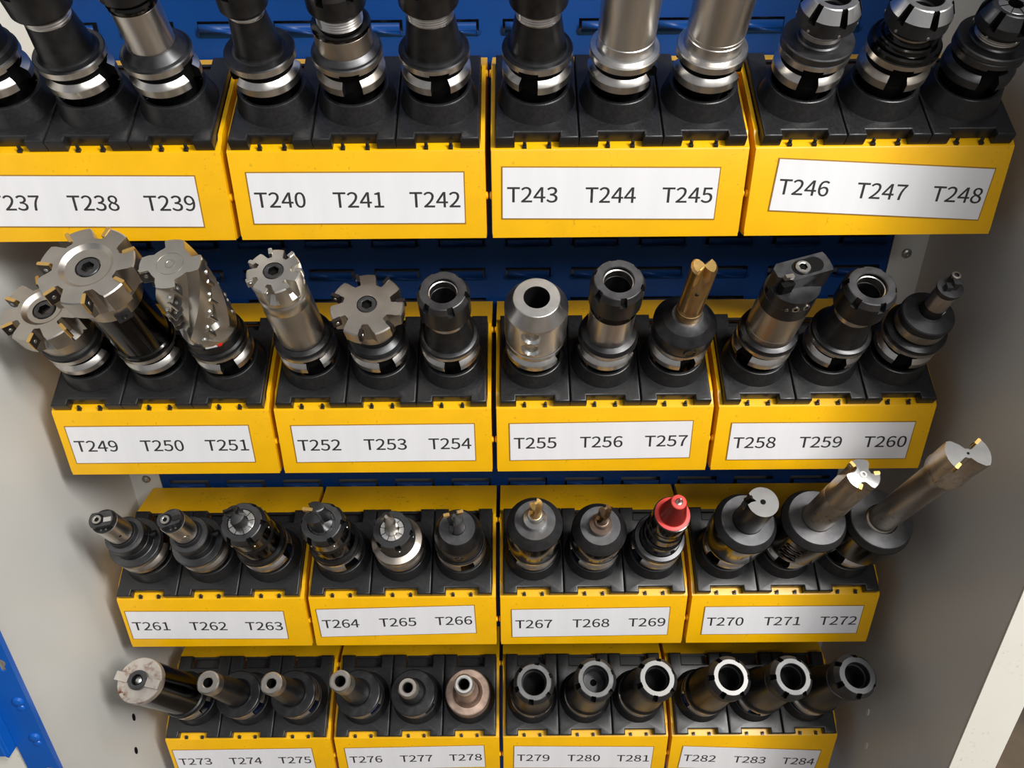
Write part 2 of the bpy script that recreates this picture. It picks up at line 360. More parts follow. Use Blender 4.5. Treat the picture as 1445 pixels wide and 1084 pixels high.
# ------------------------------------------------------------------ tool helpers
def base(num):
    i = num - 237; r = i // 12; b = (i % 12) // 3; c = i % 3
    return Tr((b - 1.5) * P_BIN + (c - 1) * P_SOCK, 0, ZR[r]) @ SOCK
FR = .0297
TAPER = MB().lathe([(0, -.036), (.0116, -.036), (.0123, -.0352), (.0212, .0275)], 40, cap=False).mesh('taper_shank', 'oxide')
_fl = {}
def flange_mesh(top, rim):
    if (top, rim) in _fl: return _fl[(top, rim)]
    prof = [(.0205, .0270), (.0286, .0270), (.0297, .0281), (.0297, .0347), (.0292, .0355), (.0252, .0390), (.0250, .0396), (.0250, .0425), (.0291, .0464), (.0297, .0472), (.0297, .0486), (.0297, .0487), (.0297, .0525), (.0288, .0535), (.0, .0535)]
    ms = [0, 0, 0, 0, 0, 1, 1, 1, 0, 0, 0, 0, 2, 2]
    hn = R_(16)
    def dist(a): return min(abs((a + PI / 2 + PI) % (2 * PI) - PI), abs((a - PI / 2 + PI) % (2 * PI) - PI))
    def rf(i, r_, z, a):
        dd = dist(a)
        if dd < hn + 1e-4 and z < .04865 and r_ > .0222: return min(r_, .0222 / math.cos(dd))
        return r_
    ex = []
    for ctr in (-PI / 2, PI / 2):
        for q in (-1, 1): ex += [ctr + q * hn, ctr + q * (hn + .004)]
    def mf(i, a, am, mm): return 1 if (dist(am) < hn + .003 and 1 <= i <= 10) else mm
    _fl[(top, rim)] = MB().lathe(prof, 64, rf=rf, m=ms, extra=ex, cap=False, mf=mf).mesh('flange', [rim, 'notch_black', top])
    return _fl[(top, rim)]
GRP = 'tool holders standing in the rack sockets'
def tool(num, name, label, phi=0, top='oxide', rim='steel'):
    e = empty(name, base(num)); tag(e, f'{label} in socket T{num}', 'tool holder', GRP)
    link('taper_shank', TAPER, e); link('flange', flange_mesh(top, rim), e, Rz(phi))
    return e
def L(e, name, mats, prof, m=0, M=None, seg=48, **k): return MB().lathe(prof, seg, m=m, **k).build(name, mats, e, M=M)
def nut(e, w0, w1, Rb, R, Rf, bore, slots=6, ph=10, mats=('oxide', 'oxide_grey', 'notch_black'), chf=.010, deep=.03, face=1, dots=False, chm=None):
    wc = w1 - chf
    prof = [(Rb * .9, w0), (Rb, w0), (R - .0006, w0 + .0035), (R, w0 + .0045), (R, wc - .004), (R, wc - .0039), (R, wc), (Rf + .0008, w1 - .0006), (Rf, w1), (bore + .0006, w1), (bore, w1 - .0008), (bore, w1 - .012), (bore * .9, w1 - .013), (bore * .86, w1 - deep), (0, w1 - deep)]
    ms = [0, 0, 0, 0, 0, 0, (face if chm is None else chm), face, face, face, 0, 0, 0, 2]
    A = 2 * PI / slots; hn = .0031 / R
    def dist(a): u = (a - R_(ph)) % A; return min(u, A - u)
    def rf(i, r_, z, a):
        if 5 <= i <= 8 and dist(a) < hn + 1e-4: return min(r_, Rf - .0006)
        return r_
    ex = [R_(ph) + k * A + q for k in range(slots) for q in (-hn, -hn - .006, hn, hn + .006)]
    def mf(i, a, am, mm): return 2 if (4 <= i <= 6 and dist(am) < hn + .004) else mm
    if Rf - .0006 < bore + .0006: rf = None; mf = None
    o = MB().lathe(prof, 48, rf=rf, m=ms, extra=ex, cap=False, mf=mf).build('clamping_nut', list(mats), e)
    if dots:
        for k in range(slots):
            a = ph + (k + .0) * 360 / slots
            MB().lathe([(.0014, 0), (.0012, .0006), (0, .0008)], 10).build('grub_screw', 'zinc', o, M=Rz(a) @ Tr(R - .0002, 0, wc - .010) @ Ry(90))
    return o
def hexr(i0, i1, rh):
    def rf(i, r_, z, a):
        if i0 <= i <= i1: return rh / math.cos(((a + PI / 6) % (PI / 3)) - PI / 6)
        return r_
    return rf
def cap_screw(e, Rr, z, rh, mat_='oxide_grey', M=None, name='cap_screw'):
    prof = [(Rr, z - .006), (Rr, z - .0008), (Rr * .93, z), (rh * 1.25, z), (rh, z - .0003), (rh, z - .005), (0, z - .005)]
    return MB().lathe(prof, 48, rf=hexr(4, 5, rh), m=[0, 0, 0, 0, 1, 1], cap=False).build(name, [mat_, 'notch_black'], e, M=M)
def tloop(T, Rt, Rr, z, land, ph, us, tw=0.):
    out = []
    for k in range(T):
        for u in us:
            if u <= land: r_ = Rt
            elif u <= land + .04: r_ = Rr + (Rt - Rr) * .12
            elif u < .8: r_ = Rr
            else:
                q = (u - .8) / .2; r_ = Rr + (Rt * .985 - Rr) * q * q * (3 - 2 * q)
            a = R_(ph) + tw + 2 * PI * (k + u) / T; out.append((r_ * math.cos(a), r_ * math.sin(a), z))
    return out
def cloop(T, R, z, ph, us, tw=0.): return [(R * math.cos(R_(ph) + tw + 2 * PI * (k + u) / T), R * math.sin(R_(ph) + tw + 2 * PI * (k + u) / T), z) for k in range(T) for u in us]
US = [0, .12, .25, .38, .5, .515, .56, .64, .72, .8, .87, .94]
INS = {}
def insert_mesh(l, t, h, edge, rake):
    k = (l, t, h, edge, rake)
    if k not in INS:
        mb = MB(); mb.box((0, 0, 0), (l, t, h), ch=.0008)
        mb.box((0, t / 2, 0), (l * .94, .0004, h * .94), 1)
        mb.lathe([(.0020, 0), (.0017, .0006), (.0008, .0006), (0, .0001)], 12, m=2, M=Tr(0, t / 2, 0) @ Rx(-90))
        INS[k] = mb.mesh('cutting_insert', [edge, rake, 'zinc'])
    return INS[k]
def mill_head(e, T, Rt, Rr, wt, wg, wb, Rm, Rb, rec, scr, ph=0, mats='nickel', edge='gold', rake='dark_carbide', il=.0095, ih=.0105, land=.5, flat=False):
    us = US
    loops = [cloop(T, Rb, wb, ph, us), cloop(T, Rm, wg - .007, ph, us), tloop(T, Rt * .975, Rr * 1.02, wg, land, ph, us), tloop(T, Rt, Rr, wt - .0012, land, ph, us), tloop(T, Rt - .0012, Rr, wt, land, ph, us),
             cloop(T, rec, wt, ph, us)]
    if flat: loops += [cloop(T, scr + .0006, wt, ph, us), cloop(T, scr + .0006, wt - .006, ph, us)]
    else: loops += [cloop(T, rec - .004, wt - .0032, ph, us), cloop(T, scr + .0012, wt - .0035, ph, us), cloop(T, scr + .0010, wt - .008, ph, us)]
    h = MB().loft(loops).build('cutter_head', mats, e, sharp=24)
    cap_screw(h, scr, wt - (.0030 if not flat else -.0003), scr * .52, 'oxide_grey')
    im = insert_mesh(il, .0034, ih, edge, rake)
    for k in range(T):
        a = ph + 360. / T * (k + land)
        link('cutting_insert', im, h, Rz(a) @ Tr(Rt - il / 2 + .0012, .0014, wt - ih / 2 + .0008) @ Ry(-3))
    return h

# ------------------------------------------------------------------ tools, top row
def cone_holder(e, r0, r1, wc, wr, wn, Rn, Rf, bore, ph=10, chf=.010, ringm='steel'):
    L(e, 'cone_body', 'oxide', [(r0 + .0030, .0535), (r0 + .0012, .0541), (r0 + .0003, .0555), (r0, .0570), (r1, wc), (r1 - .002, wc + .0005)], cap=False)
    L(e, 'thread_ring', ringm, [(r1 - .002, wc), (r1 - .0004, wc), (r1 - .0002, wc + .0008)] + [(r1 - .0002 - (.0005 if k % 2 else 0), wc + .0015 + k * .001) for k in range(int((wr - wc) / .001))] + [(r1 - .004, wr + .001)], cap=False)
    nut(e, wr, wn, r1 + .0005, Rn, Rf, bore, ph=ph, chf=chf)
e = tool(237, 'collet_holder', 'black collet holder with rounded body', phi=70, top='oxide_satin')
L(e, 'holder_body', 'oxide_satin', [(.0285, .0535), (.028, .058), (.0262, .0595), (.0255, .0600), (.0252, .0720), (.0238, .076), (.021, .0785), (.0205, .0795)], cap=False)
nut(e, .079, .104, .019, .0225, .019, .0125, ph=0)
e = tool(238, 'collet_holder', 'black conical collet chuck with silver ring under its nut', phi=78); cone_holder(e, .0228, .0192, .0845, .0905, .128, .0245, .0198, .013)
e = tool(239, 'collet_holder', 'polished steel cylinder collet holder with black collar', phi=72)
L(e, 'black_collar', 'oxide', [(.0285, .0535), (.0262, .0545), (.0225, .0585), (.0205, .0610), (.0190, .0615)], cap=False)
L(e, 'polished_body', 'steel', [(.0192, .0560), (.0192, .0965), (.0185, .0975)], cap=False)
L(e, 'ring', 'oxide_gloss', [(.0175, .0970), (.0196, .0970), (.0202, .0985), (.0202, .1010), (.0190, .1030), (.0160, .104)], cap=False)
nut(e, .103, .132, .0175, .0225, .018, .012)
e = tool(240, 'collet_holder', 'slim black conical collet chuck with thin silver ring', phi=-62); cone_holder(e, .0192, .0150, .0870, .0905, .123, .0195, .016, .010)
e = tool(241, 'collet_holder', 'brown stained steel collet holder with coarse silver thread', phi=8, top='oxide_grey', rim='steel_stained')
L(e, 'dark_collar', 'oxide_grey', [(.0285, .0535), (.0280, .0550), (.0262, .0570), (.0245, .0580), (.0235, .0590)], cap=False)
L(e, 'stained_body', 'steel_stained', [(.0238, .0570), (.0238, .0745), (.0232, .0752)], cap=False)
L(e, 'ring', 'oxide_gloss', [(.0225, .0745), (.0240, .0750), (.0243, .0765), (.0238, .0785), (.0215, .0800), (.0190, .0805)], cap=False)
L(e, 'thread_ring', 'steel', [(.0188, .0795)] + [(.0180 + (.0008 if k % 2 else 0), .0800 + k * .0011) for k in range(10)] + [(.016, .0912)], cap=False)
nut(e, .0905, .120, .019, .0235, .0195, .013)
e = tool(242, 'collet_holder', 'black conical collet chuck with matt finish, silver threaded ring', phi=10); cone_holder(e, .0232, .0194, .0840, .0925, .126, .0240, .0198, .013)
e = tool(243, 'collet_holder', 'black flared conical collet chuck with silver ring below the nut', phi=-16); cone_holder(e, .0232, .0186, .0835, .0915, .126, .0235, .0195, .013)
for num, lab_, ph_ in ((244, 'all-steel polished cylindrical holder with one turned groove', 62), (245, 'worn all-steel cylindrical holder with double turned groove', 70)):
    e = tool(num, 'shell_holder', lab_, phi=ph_, top='steel')
    L(e, 'polished_body', 'steel_clean' if num == 244 else 'steel', [(.0285, .0535), (.0262, .0540), (.0245, .0545), (.0238, .0555), (.0238, .0645), (.0231, .0650), (.0231, .0665), (.0238, .0670)] + ([] if num == 244 else [(.0238, .0685), (.0232, .0688), (.0232, .0700), (.0240, .0705)]) + [(.0240, .140), (.0225, .1415), (.0135, .1415), (.0130, .1405), (.0130, .110), (0, .110)], cap=False)
e = tool(246, 'collet_chuck', 'short collet chuck with broad dark disc and black slotted nut', phi=-12, top='oxide_grey')
L(e, 'disc', 'oxide_grey', [(.0285, .0535), (.0296, .0540), (.0297, .0590), (.0288, .0600), (.0185, .0603), (.0172, .0612), (.0168, .0655)], cap=False)
L(e, 'thread_ring', 'steel', [(.0150, .0650), (.0172, .0652), (.0172, .0685), (.0166, .0690), (.0172, .0697), (.0166, .0704), (.0172, .0711), (.0160, .0725)], cap=False)
nut(e, .0715, .0975, .0190, .0240, .0180, .0125, ph=-78, dots=True, mats=('oxide_satin', 'steel_clean', 'notch_black'))
e = tool(247, 'collet_chuck', 'collet chuck with rounded glossy black steps and slotted nut', phi=-10, top='oxide_gloss', rim='steel_stained')
L(e, 'stepped_body', 'oxide_gloss', [(.0285, .0535), (.0297, .0545), (.0294, .0570), (.0280, .0585), (.0250, .0590), (.0244, .0600), (.0240, .0620), (.0228, .0632), (.0205, .0636), (.0198, .0645), (.0192, .0665)], cap=False)
L(e, 'thread_ring', 'steel_stained', [(.0165, .0660), (.0186, .0662), (.0186, .0685), (.0180, .0690), (.0186, .0697), (.0170, .0710)], cap=False)
nut(e, .0700, .0960, .0205, .0250, .0190, .0130, ph=-84, dots=True, mats=('oxide_satin', 'steel_clean', 'notch_black'))
e = tool(248, 'collet_chuck', 'dark collet chuck with smooth grey flange rim and split collet', phi=-2, top='oxide', rim='oxide_grey')
L(e, 'disc', ['oxide_grey', 'oxide'], [(.0285, .0535), (.0297, .0540), (.0297, .0575), (.0288, .0585), (.0210, .0590), (.0198, .0600), (.0190, .0620)], m=[0, 0, 0, 1, 1, 1], cap=False)
L(e, 'thread_ring', 'steel_stained', [(.0160, .0615)] + [(.0186 - (.0006 if k % 2 else 0), .0620 + k * .0009) for k in range(6)] + [(.0160, .0680)], cap=False)
nt_ = nut(e, .0670, .0890, .0195, .0228, .0175, .0135, ph=-80, dots=True, mats=('oxide_satin', 'oxide_grey', 'notch_black'))
def collet(e, R, r_in, w0, slits=8, mt='steel_clean'):
    c = L(e, 'collet', [mt, 'notch_black'], [(R, w0 - .008), (R, w0 - .0005), (R - .0006, w0), (r_in, w0), (r_in, w0 - .008), (0, w0 - .008)], m=[0, 0, 0, 1, 1], cap=False)
    mb = MB()
    for k in range(slits): mb.box(((R + r_in) / 2, 0, w0 - .0005), (R - r_in, .0007, .0014), M=Rz(k * 360 / slits + 11))
    mb.build('slit', 'notch_black', c); return c
collet(e, .0134, .006, .0885)

# ------------------------------------------------------------------ second row
e = tool(249, 'face_mill', 'small satin face mill with gold-edged inserts', phi=95)
L(e, 'black_collar', 'oxide_satin', [(.0285, .0535), (.0290, .0545), (.0285, .0575), (.0262, .0590), (.0255, .0600)], cap=False)
mill_head(e, 7, .0380, .0235, .106, .086, .0585, .0300, .0262, .0195, .0098, ph=-18, land=.5, il=.0105, ih=.0125)
e = tool(250, 'face_mill', 'large satin face mill with gold inserts on long glossy black cylinder', phi=100, top='oxide_gloss', rim='steel')
L(e, 'arbor', 'oxide_gloss', [(.0285, .0535), (.0292, .0545), (.0288, .0575), (.0272, .0590), (.0272, .1225), (.0262, .1235)], cap=False)
h = mill_head(e, 7, .0415, .0285, .171, .148, .1225, .0320, .0283, .0235, .0098, ph=48, il=.011, ih=.014)
k_ = MB(); k_.box((0, 0, 0), (.0135, .0090, .0105), ch=.0008); dk = k_.build('drive_key', 'oxide_satin', e, M=Rz(-52) @ Tr(.0270, 0, .1265) @ Rz(90))
cap_screw(dk, .0028, .0, .0015, 'oxide', M=Tr(0, -.0050, 0) @ Rx(90))
# helical shell mill
e = tool(251, 'helical_mill', 'long helical porcupine mill with rows of silver insert screws', phi=22, top='oxide')
L(e, 'black_collar', 'oxide', [(.0285, .0535), (.0292, .0545), (.0290, .0580), (.0270, .0600), (.0268, .0700), (.0262, .0712)], cap=False)
us = [0, .1, .2, .3, .4, .42, .5, .58, .66, .74, .82, .9]; T = 4; TW = R_(95); z0_, z1_ = .0860, .1700
loops = [cloop(T, .0258, .0705, 0, us), cloop(T, .0268, .0760, 0, us)]
for k in range(21):
    q = k / 20; z = z0_ + (z1_ - z0_) * q; a = TW * q
    Rr_ = .0180 if q > .06 else .022
    loops.append(tloop(T, .0268, Rr_, z, .4, -20, us, a))
loops += [tloop(T, .0262, .0180, z1_ + .0015, .4, -20, us, TW), cloop(T, .0118, z1_ + .0015, -20, us, TW), cloop(T, .0118, z1_ + .0008, -20, us, TW), cloop(T, .0112, z1_ + .0008, -20, us, TW), cloop(T, .0112, z1_ + .0014, -20, us, TW)]
hb = MB().loft(loops).build('cutter_head', 'nickel_pale', e, sharp=30)
cap_screw(hb, .0050, z1_ + .0018, .0026, 'zinc')
im = insert_mesh(.0095, .0032, .0125, 'nickel_pale', 'oxide_grey'); sm = MB().lathe([(.0024, -.002), (.0024, .0005), (.0015, .0016), (0, .0018)], 12).mesh('insert_screw', 'steel_clean')
for k in range(4):
    for q in (.10, .30, .50, .70, .93):
        a = -20 + 95 * q + 90 * (k + .4); z = z0_ + (z1_ - z0_) * q
        link('cutting_insert', im, hb, Rz(a) @ Tr(.0228, .0014, z) @ Rx(18))
        link('insert_screw', sm, hb, Rz(a + 1) @ Tr(.0222, .0012, z - .002) @ Rx(-80))
        link('insert_screw', sm, hb, Rz(a - 14) @ Tr(.0266, 0, z - .006) @ Ry(90))
mb = MB(); mb.lathe([(.0027, 0), (.0026, .0003), (0, .0003)], 20); mb.build('red_mark', 'logo_red', e, M=Rz(-58) @ Tr(.0263, 0, .0735) @ Ry(90))
mb = MB(); mb.box((0, 0, 0), (.0018, .011, .0004)); mb.build('printed_mark', 'white_mark', e, M=Rz(-76) @ Tr(.0264, 0, .0732) @ Ry(90))
mb = MB(); mb.box((0, 0, 0), (.009, .010, .007), ch=.0008); mb.build('drive_key', 'oxide_satin', e, M=Rz(-105) @ Tr(.0245, 0, .0720))
# T252
e = tool(252, 'face_mill', 'slim pale silver face mill on a long steel body', phi=22, top='oxide_grey', rim='steel')
L(e, 'dark_collar', 'oxide', [(.0285, .0535), (.0290, .0545), (.0280, .0575), (.0255, .0588), (.0235, .0595)], cap=False)
L(e, 'steel_body', 'nickel_pale', [(.0232, .0540), (.0232, .1110), (.0225, .1135), (.0222, .1180), (.0226, .1190), (.0226, .1300), (.0210, .1330)], cap=False)
mill_head(e, 7, .0240, .0150, .160, .146, .132, .0225, .0215, .0120, .0086, ph=75, mats='nickel_pale', edge='nickel_pale', rake='steel_clean', il=.0062, ih=.0080, flat=True)
# T253
e = tool(253, 'face_mill', 'short bronze-grey face mill with black hexagonal inserts', phi=22)
L(e, 'black_collar', 'oxide', [(.0285, .0535), (.0288, .0550), (.0270, .0575), (.0240, .0590), (.0215, .0610), (.0205, .0700), (.0200, .0720)], cap=False)
mill_head(e, 7, .0350, .0225, .107, .091, .071, .0250, .0232, .0130, .0090, ph=-21, edge='dark_carbide', rake='dark_carbide', il=.0085, ih=.0090, flat=True)
def er_chuck(num, label, phi, wf=.128, ph=-70, r0=.0238, r1=.0190, wc=.0830, wr=.0920):
    e = tool(num, 'collet_chuck', label, phi=phi)
    L(e, 'cone_body', 'oxide', [(.0285, .0535), (.0290, .0540), (.0290, .0555), (.0275, .0562), (r0 + .0015, .0566), (r0, .0590), (r1, wc), (r1 - .002, wc + .0005)], cap=False)
    L(e, 'thread_ring', 'steel', [(r1 - .002, wc), (r1, wc + .0002), (r1, wr + .001), (r1 - .003, wr + .002)], cap=False)
    nut(e, wr, wf, .0208, .0246, .0210, .0135, ph=ph, mats=('oxide', 'oxide_grey', 'oxide'), deep=.04, chf=.0065)
    L(e, 'bore_sleeve', 'steel', [(.0134, wf - .004), (.0126, wf - .0045), (.0124, wf - .035)], cap=False)
    return e
er_chuck(254, 'black conical collet chuck with empty bore beside the bronze-grey face mill', 6)
e = tool(255, 'end_mill_holder', 'thick bright steel end mill holder with two round clamp holes', phi=65, top='steel', rim='steel')
HOLES = ((-100, .0905), (-100, .0695)); RB_ = .0305
def dimple(i, r_, z, a):
    for ha, hz_ in HOLES:
        d_ = math.hypot(((a - R_(ha) + PI) % (2 * PI) - PI) * RB_, z - hz_)
        if d_ < .0096 and abs(r_ - RB_) < 2e-4: return r_ - (.0036 if d_ < .0084 else .0036 * (.0096 - d_) / .0012)
    return r_
zr_ = [.0580 + .00105 * k for k in range(41)]
pr_ = [(.0285, .0530), (.0300, .0560)] + [(RB_, z) for z in zr_] + [(.0303, .1020), (.0222, .1155), (.0215, .1160), (.0124, .1160), (.0118, .1150), (.0118, .0750), (0, .0750)]
L(e, 'steel_body', ['steel_clean', 'notch_black', 'steel'], pr_, m=[2, 2] + [0] * (len(zr_) + 3) + [1, 1, 1], cap=False, seg=176, rf=dimple)
for z in (.0905, .0695):
    L(e, 'clamp_screw', ['steel', 'oxide_grey'], [(.0062, -.0045), (.0062, -.0020), (.0056, -.0014), (.0030, -.0014), (.0026, -.0030), (0, -.0030)], m=[0, 0, 0, 1, 1], cap=False, seg=32, M=Rz(-100) @ Tr(.0282, 0, z) @ Ry(90))
e = tool(256, 'collet_chuck', 'tall collet chuck with black slotted nut on polished steel cylinder', phi=80, top='oxide')
L(e, 'black_collar', 'oxide', [(.0285, .0535), (.0290, .0548), (.0275, .0575), (.0245, .0585), (.0222, .0590)], cap=False)
L(e, 'polished_body', 'steel', [(.0222, .0560), (.0222, .1000), (.0215, .1010)], cap=False)
L(e, 'ring', 'oxide_gloss', [(.0200, .1000), (.0222, .1002), (.0226, .1015), (.0220, .1040), (.0226, .1055), (.0222, .1080), (.0205, .1090)], cap=False)
nut(e, .1085, .1430, .0218, .0250, .0215, .0140, ph=-82, mats=('oxide', 'oxide_grey', 'oxide'), deep=.045, chf=.0065)
L(e, 'bore_sleeve', 'steel', [(.0139, .1390), (.0130, .1385), (.0128, .1000)], cap=False)
def weldon(e, R, Rf, wf, ch=.012, mats=('oxide', 'oxide_grey'), bore=.012, body_r0=None, w0=.0535, flute=None):
    r0 = body_r0 or R
    return L(e, 'holder_body', list(mats), [(.0280, w0), (r0 - .0005, w0 + .002), (r0, w0 + .004), (R, wf - ch - .002), (R - .0004, wf - ch - .0006), (Rf + .0006, wf - .0008), (Rf, wf), (bore, wf), (bore, wf - .004), (0, wf - .004)], m=[0, 0, 0, 0, 0, 1, 1, 0, 0], cap=False, seg=64)
def grub(e, R, z, ang, r=.0065):
    return MB().lathe([(r, -.002), (r, .0004), (r * .85, .0008), (r * .55, .0002), (r * .5, -.003), (0, -.003)], 24, m=[0, 0, 0, 1, 1], cap=False).build('clamp_screw', ['oxide', 'notch_black'], e, M=Rz(ang) @ Tr(R, 0, z) @ Ry(90))
e = tool(257, 'ball_nose_holder', 'black holder gripping a gold ball-nose insert cutter', phi=14)
L(e, 'holder_body', ['oxide', 'oxide_grey'], [(.0285, .0535), (.0305, .0560), (.0310, .0580), (.0310, .0720), (.0300, .0735), (.0228, .0800), (.0225, .0805), (.0150, .0860), (.0115, .0862)], m=[0, 0, 0, 0, 0, 1, 1, 1], cap=False, seg=64)
grub(e, .0308, .0630, -84, .0068)
us2 = [0, .08, .16, .24, .36, .38, .44, .5, .6, .7, .8, .9]
ct = MB(); ct.lathe([(.0122, .080), (.0122, .0960), (.0116, .0965), (.0116, .0985), (.0112, .0990)], 40, m=0, cap=False)
ct.loft([cloop(2, .0116, .0990, -45, US), cloop(2, .0116, .1250, -45, US), tloop(2, .0118, .0090, .1330, .5, -45, US), tloop(2, .0118, .0045, .1430, .5, -45, US), tloop(2, .0118, .0020, .1520, .5, -45, US), tloop(2, .0118, .0016, .1600, .5, -45, US), tloop(2, .0100, .0014, .1625, .5, -45, US)], 0, capb=False, mtop=1)
cu_ = ct.build('cutter', ['gold_shank', 'gold'], e, sharp=35)
for k in (0, 1):
    mb = MB(); mb.prism([(.0, -.013), (.0100, -.013), (.0106, -.004), (.0086, .0035), (.0050, .0065), (.0005, .0075)], -.0012, .0012); mb.build('cutting_insert', 'gold' if k else 'dark_carbide', cu_, M=Rz(-45 + 180 * k + 91) @ Tr(.0010, 0, .1550) @ Rx(90))
MB().lathe([(.0020, 0), (.0016, .0006), (0, .0003)], 12, cap=False).build('insert_screw', 'dark_carbide', cu_, M=Rz(-100) @ Tr(.0095, 0, .131) @ Ry(90))
# T258 boring head
e = tool(258, 'boring_tool', 'boring head with steel cylinder and slotted black slide block', phi=-52)
L(e, 'black_collar', 'oxide', [(.0285, .0535), (.0292, .0548), (.0285, .0580), (.0255, .0595), (.0242, .0600)], cap=False)
L(e, 'steel_body', 'steel_stained', [(.0240, .0560), (.0240, .0690), (.0236, .0695), (.0240, .0700), (.0240, .1080), (.0236, .1085)], cap=False)
mb = MB(); mb.lathe([(.0234, .1075), (.0241, .1080), (.0241, .1240), (.0236, .1245)], 48)
seg_ = [(.0238 * math.cos(R_(a)), .0238 * math.sin(R_(a))) for a in range(-168, -11, 12)]
mb.prism(seg_, .124, .1365)
hd = mb.build('head_body', 'oxide', e)
for x_, rr_ in ((-.0075, .0015), (-.0005, .0034), (.0095, .0034)):
    L(hd, 'ring_screw', ['nickel', 'notch_black'], [(rr_, -.001), (rr_, .0005), (rr_ * .55, .0006), (rr_ * .5, -.001), (0, -.001)], m=[0, 0, 1, 1], cap=False, seg=20, M=Tr(x_, -math.sqrt(.0238 ** 2 - x_ ** 2) - .0002, .1245 + (.0035 if rr_ > .002 else .001)) @ Rz(math.degrees(math.atan2(x_, .0238))) @ Rx(90))
SL = Rz(17) @ Tr(.004, .004, .1270)
sb = MB(); ob = [(.0255 + .002 * math.cos(R_(a)), .0105 * math.sin(R_(a))) for a in (-80, -40, 0, 40, 80)] + [(-.020, .0105), (-.0245, .006), (-.0245, -.003), (-.013, -.0105)]
blk = sb.prism(ob, 0, .0245).build('slide_block', 'oxide_grey', e, sharp=25, M=SL)
obr = [(.013 + .0078 * math.cos(R_(a)), .0078 * math.sin(R_(a))) for a in range(-90, 91, 15)] + [(-.001 + .0078 * math.cos(R_(a)), .0078 * math.sin(R_(a))) for a in range(90, 271, 15)]
MB().prism(obr, .0238, .0250).build('slot', 'notch_black', blk)
cap_screw(blk, .0068, .0272, .0034, 'zinc', M=Tr(.0005, -.0008, 0))
MB().box((-.0170, -.0098, .0150), (.0120, .0070, .0120), ch=.001).build('insert_pocket', 'notch_black', blk)
MB().box((-.0205, -.0068, .0225), (.0085, .0036, .0045), M=Ry(10)).build('cutting_insert', 'nickel', blk)
er_chuck(259, 'black conical collet chuck with empty bore between two boring heads', -4, wf=.1305, ph=-75, wc=.088, wr=.096)
# T260 micro boring head
e = tool(260, 'boring_tool', 'dark stepped holder with broad disc and slim micro boring tip', phi=-20)
L(e, 'stepped_body', ['oxide', 'oxide_satin', 'steel_stained'], [(.0285, .0535), (.0300, .0548), (.0297, .0585), (.0265, .0600), (.0235, .0605), (.0235, .0640), (.0244, .0645), (.0244, .0740), (.0238, .0745), (.0238, .0770), (.0250, .0775), (.0253, .0790), (.0250, .0830), (.0240, .0842), (.0130, .0870), (.0112, .0885)], m=[0, 0, 0, 0, 0, 0, 2, 0, 0, 0, 1, 1, 1, 1, 1], cap=False)
nk = L(e, 'neck', ['oxide', 'steel_stained'], [(.0110, .0860), (.0105, .0970), (.0102, .0985), (.0102, .1180), (.0098, .1190), (0, .1190)], m=[0, 0, 1, 1, 1], cap=False, seg=32)
tp = MB(); tp.lathe([(.0080, .119), (.0080, .1235), (.0118, .1240), (.0118, .1265), (.0070, .1270), (0, .1270)], 32)
tp.box((.002, .003, .131), (.007, .013, .010), ch=.0012); tp.box((-.004, -.002, .1295), (.005, .006, .006))
th_ = tp.build('boring_tip', 'oxide_grey', nk)
L(th_, 'ring_screw', ['nickel', 'notch_black'], [(.0040, -.002), (.0040, .0006), (.0022, .0008), (.0020, -.002), (0, -.002)], m=[0, 0, 1, 1], cap=False, seg=20, M=Tr(.002, .006, .1365))
MB().box((0, 0, 0), (.0045, .0020, .0003)).build('printed_mark', 'white_mark', nk, M=Rz(-50) @ Tr(.0107, 0, .0955) @ Ry(90) @ Rz(90))

